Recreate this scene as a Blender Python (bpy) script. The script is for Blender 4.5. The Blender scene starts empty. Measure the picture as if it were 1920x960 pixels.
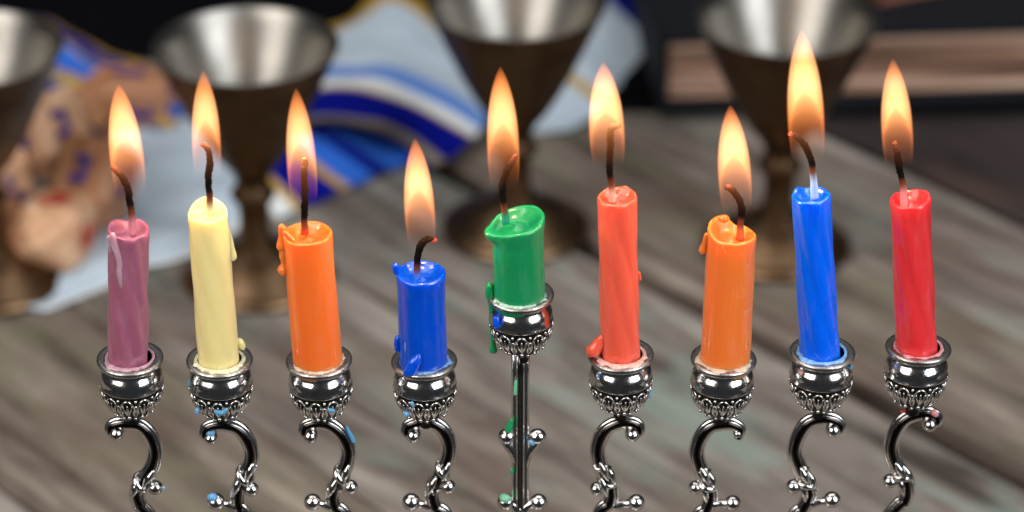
import bpy, bmesh, math, random
from mathutils import Vector, Matrix, noise

# ------------------------------------------------------------------ camera, world, lamps
scene = bpy.context.scene
COL = scene.collection
PITCH = math.radians(29.0)
FPX = 5400.0                                  # focal length in photograph pixels (1920 wide)
CAM = Vector((0.0, -0.644, 0.5557))
cam_d = bpy.data.cameras.new('camera')
cam = bpy.data.objects.new('camera', cam_d)
COL.objects.link(cam)
cam.location = CAM
cam.rotation_euler = (math.pi/2 - PITCH, 0, 0)
cam_d.sensor_width = 36.0
cam_d.lens = 36.0*FPX/1920.0
cam_d.clip_start = 0.01
cam_d.clip_end = 50.0
cam_d.dof.use_dof = True
cam_d.dof.focus_distance = 0.744
cam_d.dof.aperture_fstop = 8.8
scene.camera = cam

world = bpy.data.worlds.new('World')
scene.world = world
world.use_nodes = True
bg = world.node_tree.nodes['Background']
bg.inputs[0].default_value = (0.62, 0.66, 0.72, 1)
bg.inputs[1].default_value = 0.045

def area(name, loc, target, sx, sy, power, color):
    l = bpy.data.lights.new(name, 'AREA')
    l.shape = 'RECTANGLE'; l.size = sx; l.size_y = sy
    l.energy = power; l.color = color
    o = bpy.data.objects.new(name, l)
    COL.objects.link(o)
    o.location = loc
    d = Vector(target) - Vector(loc)
    o.rotation_euler = d.to_track_quat('-Z', 'Y').to_euler()
    return o
area('window_light', (-0.95, -0.80, 1.15), (0, 0.1, 0.08), 1.0, 1.4, 22.5, (1.0, 0.97, 0.93))
area('window_light', (1.0, -0.75, 1.0), (0, 0.1, 0.08), 0.9, 1.4, 25.0, (0.90, 0.95, 1.0))
area('ceiling_light', (0.0, 0.45, 1.5), (0, 0.25, 0.0), 1.6, 0.9, 9.0, (1.0, 0.98, 0.96))

scene.render.engine = 'CYCLES'
scene.view_settings.view_transform = 'Standard'
scene.view_settings.look = 'None'
scene.view_settings.exposure = 0.0
scene.view_settings.gamma = 1.0
scene.view_settings.use_curve_mapping = False
scene.cycles.volume_step_rate = 0.25
scene.cycles.volume_max_steps = 256
scene.cycles.max_bounces = 10
scene.cycles.volume_bounces = 0

# ------------------------------------------------------------------ helpers
FW = Vector((0, math.cos(PITCH), -math.sin(PITCH)))
UP = Vector((0, math.sin(PITCH), math.cos(PITCH)))
def ray(u, v):
    return FW + Vector((1, 0, 0))*((u-960)/FPX) + UP*((480-v)/FPX)
def PY(u, v, Y=0.0):                          # measured pixel -> point on the upright plane y = Y
    d = ray(u, v); return CAM + d*((Y-CAM.y)/d.y)
def PZ(u, v, Z=0.0):                          # measured pixel -> point on the level plane z = Z
    d = ray(u, v); return CAM + d*((Z-CAM.z)/d.z)
MM = 0.001
def lin(c):
    return tuple(((x/255)/12.92 if x/255 <= .04045 else ((x/255+.055)/1.055)**2.4) for x in c)
def lerp(a, b, t): return a + (b-a)*t
def sstep(a, b, x):
    t = max(0.0, min(1.0, (x-a)/(b-a))); return t*t*(3-2*t)

def tag(o, label=None, cat=None, group=None, kind=None):
    if label: o['label'] = label
    if cat: o['category'] = cat
    if group: o['group'] = group
    if kind: o['kind'] = kind
    return o
def thing(name, loc, label, cat, group=None):
    o = bpy.data.objects.new(name, None)
    o.empty_display_size = 0.01
    COL.objects.link(o); o.location = loc
    return tag(o, label, cat, group)
def origin(p):
    w = Vector((0, 0, 0))
    while p is not None:
        w += Vector(p.location); p = p.parent
    return w
def build(name, verts, faces, mat, parent=None, smooth=True, colors=None, local=False):
    """verts in world coordinates unless local; the object sits at its parent's origin"""
    off = Vector((0, 0, 0)) if (local or parent is None) else origin(parent)
    me = bpy.data.meshes.new(name)
    me.from_pydata([tuple(Vector(v)-off) for v in verts], [], faces)
    if smooth:
        me.polygons.foreach_set('use_smooth', [True]*len(me.polygons))
    if colors:
        a = me.color_attributes.new('Col', 'FLOAT_COLOR', 'POINT')
        for i, c in enumerate(colors): a.data[i].color = (c[0], c[1], c[2], 1)
    me.materials.append(mat)
    me.update()
    o = bpy.data.objects.new(name, me)
    COL.objects.link(o)
    if parent is not None: o.parent = parent
    return o

def catmull(pts, n):
    """resample a polyline of tuples (any dimension) smoothly to n points"""
    m = len(pts); out = []
    for i in range(n):
        t = i*(m-1)/(n-1); k = min(int(t), m-2); f = t-k
        p1, p2 = pts[k], pts[k+1]
        p0 = pts[k-1] if k > 0 else [2*a-b for a, b in zip(p1, p2)]
        p3 = pts[k+2] if k+2 < m else [2*b-a for a, b in zip(p1, p2)]
        out.append([0.5*(2*b+(c-a)*f+(2*a-5*b+4*c-d)*f*f+(3*b-a-3*c+d)*f**3) for a, b, c, d in zip(p0, p1, p2, p3)])
    return out

def tube_data(pts, radii, seg=12, n=None, section=None, caps=True, up=Vector((0, 1, 0)), flat=1.0):
    if n is None: n = max(8, (len(pts)-1)*6+1)
    d = catmull([tuple(p)+(r,) for p, r in zip(pts, radii)], n)
    P = [Vector(x[:3]) for x in d]; R = [max(1e-6, x[3]) for x in d]
    V, Fc = [], []
    a = up.copy()
    for i in range(n):
        t = (P[min(i+1, n-1)]-P[max(i-1, 0)]).normalized()
        a = a - t*a.dot(t)
        if a.length < 1e-6: a = t.orthogonal()
        a.normalize(); b = t.cross(a)
        for k in range(seg):
            th = 2*math.pi*k/seg
            s = section(th) if section else 1.0
            V.append(P[i] + (a*math.cos(th)*flat + b*math.sin(th))*R[i]*s)
    for i in range(n-1):
        for k in range(seg):
            k2 = (k+1) % seg
            Fc.append((i*seg+k, i*seg+k2, (i+1)*seg+k2, (i+1)*seg+k))
    if caps:
        Fc.append(tuple(reversed(range(seg))))
        Fc.append(tuple((n-1)*seg+k for k in range(seg)))
    return V, Fc
def join(*parts):
    V, Fc = [], []
    for v, f in parts:
        o = len(V); V += list(v); Fc += [tuple(i+o for i in q) for q in f]
    return V, Fc
def lathe_data(prof, center=(0, 0, 0), seg=48, wob=None):
    c = Vector(center); V, Fc = [], []
    for j, (r, z) in enumerate(prof):
        for k in range(seg):
            th = 2*math.pi*k/seg
            rr = r*(1+(wob(th, z) if wob else 0))
            V.append(c + Vector((rr*math.cos(th), rr*math.sin(th), z)))
    for j in range(len(prof)-1):
        for k in range(seg):
            k2 = (k+1) % seg
            Fc.append((j*seg+k, j*seg+k2, (j+1)*seg+k2, (j+1)*seg+k))
    return V, Fc
def ball_data(c, r, sx=1, sy=1, sz=1, seg=16, rings=10):
    c = Vector(c); V, Fc = [], []
    for j in range(rings+1):
        ph = math.pi*j/rings
        for k in range(seg):
            th = 2*math.pi*k/seg
            V.append(c+Vector((r*sx*max(.01, math.sin(ph))*math.cos(th), r*sy*max(.01, math.sin(ph))*math.sin(th), -r*sz*math.cos(ph))))
    for j in range(rings):
        for k in range(seg):
            k2 = (k+1) % seg
            Fc.append((j*seg+k, j*seg+k2, (j+1)*seg+k2, (j+1)*seg+k))
    Fc.append(tuple(reversed(range(seg)))); Fc.append(tuple(rings*seg+k for k in range(seg)))
    return V, Fc
def blob_data(pts, radii, seg=14, lump=0.12, seed=0.0):
    """a rounded, slightly lumpy run of wax along pts"""
    n = len(pts)
    if (Vector(pts[0])-Vector(pts[-1])).length < .9*max(radii):
        c = (Vector(pts[0])+Vector(pts[-1]))/2
        V, Fc = ball_data(c, max(radii), 1.1, 1, .9, 20, 14)
        return [v+noise.noise_vector(v*420)*lump*max(radii)*.7 for v in V], Fc
    p0 = Vector(pts[0])-(Vector(pts[1])-Vector(pts[0])).normalized()*radii[0]*0.95
    p1 = Vector(pts[-1])+(Vector(pts[-1])-Vector(pts[-2])).normalized()*radii[-1]*0.95
    P = [p0]+[Vector(p) for p in pts]+[p1]
    R = [radii[0]*0.12]+list(radii)+[radii[-1]*0.12]
    m = max(16, (n+1)*7)
    V, Fc = tube_data(P, R, seg, m)
    out = []
    for v in V:
        nv = noise.noise_vector(v*420+Vector((seed, seed*2, 0)))
        out.append(v+nv*lump*max(radii)*0.7)
    return out, Fc

# ------------------------------------------------------------------ materials
def newmat(name):
    m = bpy.data.materials.new(name); m.use_nodes = True
    nt = m.node_tree
    return m, nt, nt.nodes['Principled BSDF']
def N(nt, t, **kw):
    n = nt.nodes.new(t)
    for k, v in kw.items(): setattr(n, k, v)
    return n
def ramp(nt, stops, interp='LINEAR'):
    n = N(nt, 'ShaderNodeValToRGB'); cr = n.color_ramp; cr.interpolation = interp
    while len(cr.elements) < len(stops): cr.elements.new(0.5)
    for e, (p, c) in zip(cr.elements, stops):
        e.position = p; e.color = (c[0], c[1], c[2], 1) if hasattr(c, '__len__') else (c, c, c, 1)
    return n
def texco(nt, out='Object', scale=None, rot=None):
    tc = N(nt, 'ShaderNodeTexCoord'); mp = N(nt, 'ShaderNodeMapping')
    nt.links.new(tc.outputs[out], mp.inputs[0])
    if scale: mp.inputs['Scale'].default_value = scale
    if rot: mp.inputs['Rotation'].default_value = rot
    return mp
def noise_tex(nt, vec, scale, detail=4, rough=.55, dist=0.0):
    n = N(nt, 'ShaderNodeTexNoise')
    n.inputs['Scale'].default_value = scale; n.inputs['Detail'].default_value = detail
    n.inputs['Roughness'].default_value = rough; n.inputs['Distortion'].default_value = dist
    nt.links.new(vec.outputs[0], n.inputs['Vector'])
    return n
def mixc(nt, fac, a, b, blend='MIX'):
    m = N(nt, 'ShaderNodeMix', data_type='RGBA', blend_type=blend)
    for sock, val in ((m.inputs[0], fac), (m.inputs[6], a), (m.inputs[7], b)):
        if hasattr(val, 'is_output'): nt.links.new(val, sock)
        elif hasattr(val, '__len__'): sock.default_value = (val[0], val[1], val[2], 1)
        else: sock.default_value = val
    return m.outputs[2]
def bump(nt, bs, h, strength, dist):
    b = N(nt, 'ShaderNodeBump'); b.inputs['Strength'].default_value = strength
    b.inputs['Distance'].default_value = dist
    nt.links.new(h, b.inputs['Height']); nt.links.new(b.outputs[0], bs.inputs['Normal'])

def metal(name, col, rough, var=0.1, bscale=900, bstr=0.25, bdist=0.00012, dark=None, dscale=250, dlo=.45, dhi=.62, attr=False):
    m, nt, bs = newmat(name)
    bs.inputs['Metallic'].default_value = 1.0
    mp = texco(nt)
    n1 = noise_tex(nt, mp, bscale, 3)
    n2 = noise_tex(nt, mp, dscale, 5, .6)
    r = ramp(nt, [(.3, rough), (.75, rough+var)])
    nt.links.new(n2.outputs[0], r.inputs[0]); nt.links.new(r.outputs[0], bs.inputs['Roughness'])
    if dark:
        rr = ramp(nt, [(dlo, 0), (dhi, 1)]); nt.links.new(n2.outputs[0], rr.inputs[0])
        nt.links.new(mixc(nt, rr.outputs[0], col, dark), bs.inputs['Base Color'])
    else:
        bs.inputs['Base Color'].default_value = (*col, 1)
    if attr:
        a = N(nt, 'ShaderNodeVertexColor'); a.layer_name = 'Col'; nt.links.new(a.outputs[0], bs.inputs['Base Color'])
    bump(nt, bs, n1.outputs[0], bstr, bdist)
    return m
M = {}
M['painted_reflection'] = metal('silver_painted_reflection', (.6, .6, .6), .13, .16, 700, .4, .00010, attr=True)  # its vertex colour holds the dark reflection painted along arms and shaft
M['silver'] = metal('polished_silver_plate', (.74, .72, .70), .08, .16, 900, .5, .00010, (.34, .30, .27), 420, .52, .68)
M['rim'] = metal('worn_silver_rim', (.52, .50, .48), .24, .2, 1500, .6, .00012, (.30, .28, .26), 500)
M['relief'] = metal('silver_relief', (.72, .69, .66), .16, .12, 1500, .3, .00006)
M['patina'] = metal('blackened_silver', (.04, .034, .03), .35, .2, 1500, .4, .0001)
M['brass'] = metal('aged_brass', (.135, .080, .042), .32, .14, 260, .2, .0002, (.06, .034, .018), 60, .4, .7)
M['brass_foot'] = metal('rubbed_brass', (.24, .15, .085), .30, .12, 260, .2, .0002, (.10, .06, .032), 60, .42, .7)
M['lining'] = metal('dull_silver_lining', (.31, .29, .262), .27, .12, 260, .2, .0002, (.25, .235, .21), 50, .4, .7)

def wax(name, rgb, pale=0.10, gloss=.30, crackle=False, streak=(1, 1, .15)):
    m, nt, bs = newmat(name)
    c = lin(rgb); w = tuple(lerp(x, .86, .45) for x in c)
    mp = texco(nt, scale=streak)
    n1 = noise_tex(nt, mp, 420, 4, .6, .6)
    r1 = ramp(nt, [(.52, 0), (.78, 1)]); nt.links.new(n1.outputs[0], r1.inputs[0])
    k = N(nt, 'ShaderNodeMath', operation='MULTIPLY'); k.inputs[1].default_value = pale
    nt.links.new(r1.outputs[0], k.inputs[0])
    out = mixc(nt, k.outputs[0], c, w)
    mp2 = texco(nt); n3 = noise_tex(nt, mp2, 900, 3)
    if crackle:
        v = N(nt, 'ShaderNodeTexVoronoi', feature='DISTANCE_TO_EDGE'); v.inputs['Scale'].default_value = 260
        mp3 = texco(nt, scale=(1, 1, .3))
        dd = noise_tex(nt, mp3, 500, 2)
        ad = N(nt, 'ShaderNodeVectorMath', operation='MULTIPLY_ADD')
        nt.links.new(dd.outputs['Color'], ad.inputs[0]); ad.inputs[1].default_value = (.0035,)*3
        nt.links.new(mp3.outputs[0], ad.inputs[2]); nt.links.new(ad.outputs[0], v.inputs['Vector'])
        rr = ramp(nt, [(.0, 1), (.03, 0)]); nt.links.new(v.outputs[0], rr.inputs[0])
        n4 = noise_tex(nt, mp2, 240, 2); r4 = ramp(nt, [(.57, 0), (.66, .6)]); nt.links.new(n4.outputs[0], r4.inputs[0])
        mm = N(nt, 'ShaderNodeMath', operation='MULTIPLY')
        nt.links.new(rr.outputs[0], mm.inputs[0]); nt.links.new(r4.outputs[0], mm.inputs[1])
        out = mixc(nt, mm.outputs[0], out, (.85, .60, .42))
    nt.links.new(out, bs.inputs['Base Color'])
    bs.inputs['Roughness'].default_value = gloss
    bs.inputs['IOR'].default_value = 1.44
    bs.inputs['Coat Weight'].default_value = .45; bs.inputs['Coat Roughness'].default_value = .09
    bs.inputs['Subsurface Weight'].default_value = 1.0
    bs.inputs['Subsurface Radius'].default_value = tuple(.12+.88*x for x in c)
    bs.inputs['Subsurface Scale'].default_value = 0.0042
    bump(nt, bs, n3.outputs[0], .25, .00025)
    return m

def attr_mat(name, rough=.8, bscale=2500, bstr=.5, bdist=.0002, emit=False):
    m, nt, bs = newmat(name)
    a = N(nt, 'ShaderNodeVertexColor'); a.layer_name = 'Col'
    nt.links.new(a.outputs[0], bs.inputs['Base Color'])
    bs.inputs['Roughness'].default_value = rough
    mp = texco(nt); n = noise_tex(nt, mp, bscale, 3)
    bump(nt, bs, n.outputs[0], bstr, bdist)
    return m
M['wick'] = attr_mat('charred_cotton_wick', .9, 3000, .9, .0004)
M['wick'].node_tree.nodes['Principled BSDF'].inputs['Specular IOR Level'].default_value = .08
M['cloth'] = attr_mat('woven_cloth', .95, 1500, .35, .0003)
M['cloth'].node_tree.nodes['Principled BSDF'].inputs['Specular IOR Level'].default_value = .08
m, nt, bs = newmat('glowing_ember')
bs.inputs['Base Color'].default_value = (.12, .015, .008, 1)
bs.inputs['Emission Color'].default_value = (1, .07, .02, 1); bs.inputs['Emission Strength'].default_value = .55
M['ember'] = m

def flame_mat():
    m = bpy.data.materials.new('candle_flame'); m.use_nodes = True
    nt = m.node_tree; nt.nodes.clear(); L = nt.links.new
    out = N(nt, 'ShaderNodeOutputMaterial')
    tc = N(nt, 'ShaderNodeTexCoord'); sp = N(nt, 'ShaderNodeSeparateXYZ'); L(tc.outputs['Object'], sp.inputs[0])
    def mth(op, a, b=None, clamp=False):
        n = N(nt, 'ShaderNodeMath', operation=op); n.use_clamp = clamp
        for i, x in enumerate((a, b)):
            if x is None: continue
            if hasattr(x, 'is_output'): L(x, n.inputs[i])
            else: n.inputs[i].default_value = x
        return n.outputs[0]
    def mr(v, a, b, c, d, smooth=True):
        n = N(nt, 'ShaderNodeMapRange'); n.interpolation_type = 'SMOOTHSTEP' if smooth else 'LINEAR'
        for i, x in enumerate((v, a, b, c, d)):
            if hasattr(x, 'is_output'): L(x, n.inputs[i])
            else: n.inputs[i].default_value = x
        return n.outputs[0]
    x, y, z = sp.outputs
    zc = mth('MAXIMUM', mth('MINIMUM', z, .999), 0.001)
    r = mth('SQRT', mth('ADD', mth('MULTIPLY', x, x), mth('MULTIPLY', y, y)))
    R = mth('POWER', mth('SUBTRACT', 1.0, mth('POWER', zc, 3.3)), .85)
    R = mth('MULTIPLY', R, mth('SUBTRACT', 1.0, mth('MULTIPLY', mth('POWER', mth('SUBTRACT', 1.0, zc), 5.0), .22)))
    s = mth('DIVIDE', r, mth('MAXIMUM', R, .001))
    hr = ramp(nt, [(0, .98), (.15, .96), (.30, .88), (.43, .66), (.55, .26), (.66, 0)]); L(z, hr.inputs[0])
    Rh = mth('SUBTRACT', mth('MULTIPLY', hr.outputs[0], 1.15), .15)
    shell = mr(s, mth('SUBTRACT', Rh, .17), mth('ADD', Rh, .06), .05, 1.0)
    edge = mr(s, .88, 1.0, 1.0, 0.0)
    e0 = ramp(nt, [(.0, 0), (.04, .06), (.12, .32), (.25, .60), (.42, .85), (.58, 1), (.8, .95), (1, .65)])
    L(z, e0.inputs[0])
    st = mth('MULTIPLY', mth('MULTIPLY', shell, edge), e0.outputs[0])
    st = mth('MULTIPLY', st, 350.0)
    cr = ramp(nt, [(.0, (1, .24, .06)), (.3, (1, .27, .065)), (.42, (1, .36, .11)), (.56, (1, .46, .18)), (.7, (1, .44, .16)), (.85, (1, .31, .08)), (1, (1, .22, .05))])
    L(z, cr.inputs[0])
    em = N(nt, 'ShaderNodeEmission'); L(cr.outputs[0], em.inputs[0]); L(st, em.inputs[1])
    L(em.outputs[0], out.inputs['Volume'])
    try: m.cycles.volume_step_rate = 0.4
    except Exception: pass
    return m
M['flame'] = flame_mat()

# ------------------------------------------------------------------ table: weathered planks on a slant
PD = Vector((0.66, -0.751, 0)); PN = Vector((0.751, 0.66, 0))
def wood(name, cols, patch, patch_amt, seed):
    m, nt, bs = newmat(name)
    tc = N(nt, 'ShaderNodeTexCoord')
    mp = N(nt, 'ShaderNodeMapping'); nt.links.new(tc.outputs['Object'], mp.inputs[0])
    mp.inputs['Location'].default_value = (seed*3.1, seed*1.7, seed)
    st = N(nt, 'ShaderNodeMapping'); nt.links.new(mp.outputs[0], st.inputs[0]); st.inputs['Scale'].default_value = (1.0, 9, 9)
    n1 = noise_tex(nt, st, 9, 7, .65, .6)
    n2 = noise_tex(nt, st, 45, 5, .7, .3)
    r1 = ramp(nt, [(.34, cols[0]), (.47, cols[1]), (.58, cols[2]), (.70, cols[3])]); nt.links.new(n1.outputs[0], r1.inputs[0])
    r2 = ramp(nt, [(.3, (.70, .69, .68)), (.7, (1.16, 1.15, 1.14))]); nt.links.new(n2.outputs[0], r2.inputs[0])
    c = mixc(nt, .8, r1.outputs[0], r2.outputs[0], 'MULTIPLY')
    pt = N(nt, 'ShaderNodeMapping'); nt.links.new(mp.outputs[0], pt.inputs[0]); pt.inputs['Scale'].default_value = (1, 2.6, 2.6)
    n3 = noise_tex(nt, pt, 14, 5, .6, .5)
    r3 = ramp(nt, [(.48, 0), (.64, patch_amt)]); nt.links.new(n3.outputs[0], r3.inputs[0])
    c = mixc(nt, r3.outputs[0], c, patch)
    n4 = noise_tex(nt, pt, 8, 3, .6, .2)
    r4 = ramp(nt, [(.55, 0), (.7, .5)]); nt.links.new(n4.outputs[0], r4.inputs[0])
    c = mixc(nt, r4.outputs[0], c, lin((92, 66, 56)))
    nt.links.new(c, bs.inputs['Base Color'])
    bs.inputs['Roughness'].default_value = .62
    bump(nt, bs, n2.outputs[0], .5, .0012)
    return m
grey = [lin((62, 52, 45)), lin((112, 101, 92)), lin((138, 128, 119)), lin((172, 163, 155))]
W = [wood('weathered_wood_a', grey, lin((134, 143, 130)), .45, 1),
     wood('weathered_wood_b', [lin((58, 47, 40)), lin((108, 95, 85)), lin((132, 120, 109)), lin((166, 153, 142))], lin((120, 118, 94)), .55, 5),
     wood('weathered_wood_c', [lin((62, 53, 47)), lin((114, 105, 96)), lin((140, 131, 123)), lin((170, 164, 156))], lin((138, 156, 146)), .55, 9)]
WD = wood('dark_stained_wood', [lin((26, 21, 20)), lin((42, 34, 33)), lin((54, 44, 42)), lin((72, 60, 56))], lin((52, 44, 44)), .4, 13)
table = thing('plank_table', (0.05, 0.3, -0.03), 'weathered grey brown plank table top with traces of green paint under everything', 'table')
seams = [-.457, -.366, -.276, -.186, -.095, -.005, .0855, .176, .266, .339, .412, .502, .592, .682, .772, .862]
ang = math.atan2(PD.y, PD.x)
REFLECTION_CUT = -.12
def plank(n0, n1, mat, i):
    w = n1-n0; L = 2.2; th = .022; b = .0022
    sec = [(-w/2, -th), (w/2, -th), (w/2, -b), (w/2-b*.3, -b*.35), (w/2-b, 0), (-w/2+b, 0), (-w/2+b*.3, -b*.35), (-w/2, -b)]
    V, Fc = [], []
    K = 60
    for j in range(K+1):
        x = -L/2+L*j/K
        for (y, z) in sec:
            wob = .0012*noise.noise(Vector((x*14, i*7.3+y*30, 0))) if abs(abs(y)-w/2) < .004 else 0
            V.append(Vector((x, y+wob, z)))
    s = len(sec)
    for j in range(K):
        for k in range(s):
            k2 = (k+1) % s
            Fc.append((j*s+k, (j+1)*s+k, (j+1)*s+k2, j*s+k2))
    Fc.append(tuple(range(s))); Fc.append(tuple(reversed([K*s+k for k in range(s)])))
    o = build('plank', V, Fc, mat, None, smooth=False)
    o.parent = table
    c = PN*((n0+n1)/2)+PD*(-.1)
    o.location = Vector((c.x, c.y, 0)) - Vector(table.location)
    o.location.z = -0.0004*(i % 3) - table.location.z
    o.rotation_euler = (0, 0, ang)
    # planks cut short, out of view, so the silver reflects a dark void
    R = Matrix.Rotation(ang, 4, 'Z').inverted()
    bm = bmesh.new(); bm.from_mesh(o.data)
    co = R @ (Vector((0, REFLECTION_CUT, 0)) - Vector((c.x, c.y, 0)))
    no = R @ Vector((0, 1, 0))
    geo = bm.verts[:]+bm.edges[:]+bm.faces[:]
    cut = bmesh.ops.bisect_plane(bm, geom=geo, plane_co=co, plane_no=no, clear_inner=True)
    ed = [e for e in cut['geom_cut'] if isinstance(e, bmesh.types.BMEdge)]
    if ed: bmesh.ops.holes_fill(bm, edges=ed)
    if not bm.verts:
        bm.free(); me = o.data; bpy.data.objects.remove(o); return None
    bm.to_mesh(o.data); bm.free()
    return o
for i in range(len(seams)-1):
    n0, n1 = seams[i], seams[i+1]
    g0 = .0056 if abs(n0-.266) < .001 else (.0030 if abs(n0-.412) < .001 else .0006)
    g1 = .0056 if abs(n1-.266) < .001 else (.0030 if abs(n1-.412) < .001 else .0006)
    plank(n0+g0, n1-g1, WD if n0 > .40 else W[[1, 0, 2, 1, 0, 1, 0, 2][i % 8]], i)
# batten boards carrying the planks, seen dark through the gaps
V, Fc = [], []
for (x0, x1) in ((-1.0, 1.1),):
    c = [(x0, -.10, -.052), (x1, -.10, -.052), (x1, 1.05, -.052), (x0, 1.05, -.052), (x0, -.10, -.0245), (x1, -.10, -.0245), (x1, 1.05, -.0245), (x0, 1.05, -.0245)]
    V += [Vector(q) for q in c]; Fc += [(3, 2, 1, 0), (4, 5, 6, 7), (0, 1, 5, 4), (1, 2, 6, 5), (2, 3, 7, 6), (3, 0, 4, 7)]
build('under_board', V, Fc, WD, table, smooth=False)

# ------------------------------------------------------------------ menorah
CUPS = [(243.5, 669), (411.5, 672), (598, 673), (795, 674), (976, 550), (1164, 662), (1357, 670), (1542, 658), (1722, 649)]
def yof(u): return .035*PY(u, 665).x
CUPP = [PY(u, v, yof(u)) for u, v in CUPS]
men = thing('menorah', (CUPP[4].x, CUPP[4].y, 0.0), 'nine branched silver candelabrum with scrolled arms, wax spattered, holding all the candles', 'menorah')
prof_lower = [(8.0, -7.8), (7.95, -8.8), (7.75, -10.0), (7.4, -11.2), (6.9, -12.4), (6.2, -13.6), (5.3, -14.7), (4.3, -15.5), (3.2, -16.1), (2.2, -16.6), (2.0, -17.4)]
prof_cup = [(6.2, -8.5), (6.45, -4), (6.55, -1.2), (6.65, -.35), (6.9, -.05), (7.4, .0), (8.25, -.02), (8.55, -.2), (8.65, -.5), (8.55, -.85), (8.2, -1.1), (7.7, -1.3), (7.2, -1.7), (6.95, -2.3),
            (6.98, -2.8), (7.25, -3.4), (7.65, -4.0), (8.0, -4.8), (8.2, -5.7), (8.14, -7.1), (8.34, -7.35), (8.34, -7.65), (8.0, -7.8)]
prof_lower = [(r, -7.8+(z+7.8)*1.13) for r, z in prof_lower]+[(1.9, -20.2)]
def surf(z):                                  # radius (mm) of the relief zone at height z
    for (r0, z0), (r1, z1) in zip(prof_lower, prof_lower[1:]):
        if z1 <= z <= z0: return lerp(r0, r1, (z0-z)/(z0-z1))
    return prof_lower[-1][0]
def relief_data():
    parts = []
    def P(th, z, off=.12):
        z = -7.8+(z+7.8)*1.13
        r = surf(z)+off
        return Vector((r*math.cos(th)*MM, r*math.sin(th)*MM, z*MM))
    n = 11
    for k in range(n):
        t0 = 2*math.pi*k/n; hw = math.pi/n
        pts = [P(t0+hw*.92*math.cos(a), -12.6+4.0*math.sin(a), .2) for a in [math.pi*i/8 for i in range(9)]]
        parts.append(tube_data(pts, [.27*MM]*9, 5, 13))
        for da in (-.6, 0, .6):
            parts.append(tube_data([P(t0, -13.6), P(t0+hw*da*.6, -11.4, .25), P(t0+hw*da, -9.9, .12)], [.18*MM, .36*MM, .12*MM], 5, 7))
        parts.append(ball_data(P(t0+hw, -8.7, .2), .45*MM, seg=7, rings=5))
        parts.append(ball_data(P(t0, -14.3, .25), .55*MM, seg=7, rings=5))
        parts.append(ball_data(P(t0+hw, -14.9, .25), .45*MM, seg=7, rings=5))
        for sg in (1.3, .7):
            parts.append(tube_data([P(t0+hw, -10.0, .2), P(t0+hw*sg, -12.0, .25), P(t0+hw, -14.2, .2)], [.15*MM, .3*MM, .15*MM], 5, 7))
    return join(*parts)
cup_d = lathe_data([(r*MM, z*MM) for r, z in prof_cup], seg=64)
low_d = lathe_data([(r*MM, z*MM) for r, z in prof_lower], seg=48)
rel_d = relief_data()
rim_prof = [(6.72, .015), (7.4, .05), (8.2, .04), (8.56, -.18), (8.67, -.6), (8.57, -1.02)]
random.seed(4)
first = None
for i, p in enumerate(CUPP):
    if first is None:
        c = build('candle_cup', *cup_d, M['silver'], men, local=True)
        a = build('relief_base', *low_d, M['patina'], c, local=True)
        b = build('relief_ornament', *rel_d, M['relief'], c, local=True)
        rm = build('rim', *lathe_data([(r*MM, z*MM) for r, z in rim_prof], seg=64), M['rim'], c, local=True)
        first = (c, a, b, rm)
    else:
        c = first[0].copy(); COL.objects.link(c); c.parent = men
        for q in first[1:]:
            d = q.copy(); COL.objects.link(d); d.parent = c
    c.location = p - Vector(men.location)
    c.rotation_euler = (math.radians(random.uniform(-1.5, 1.5)), math.radians(random.uniform(-2, 2)), random.uniform(0, 6))

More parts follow.
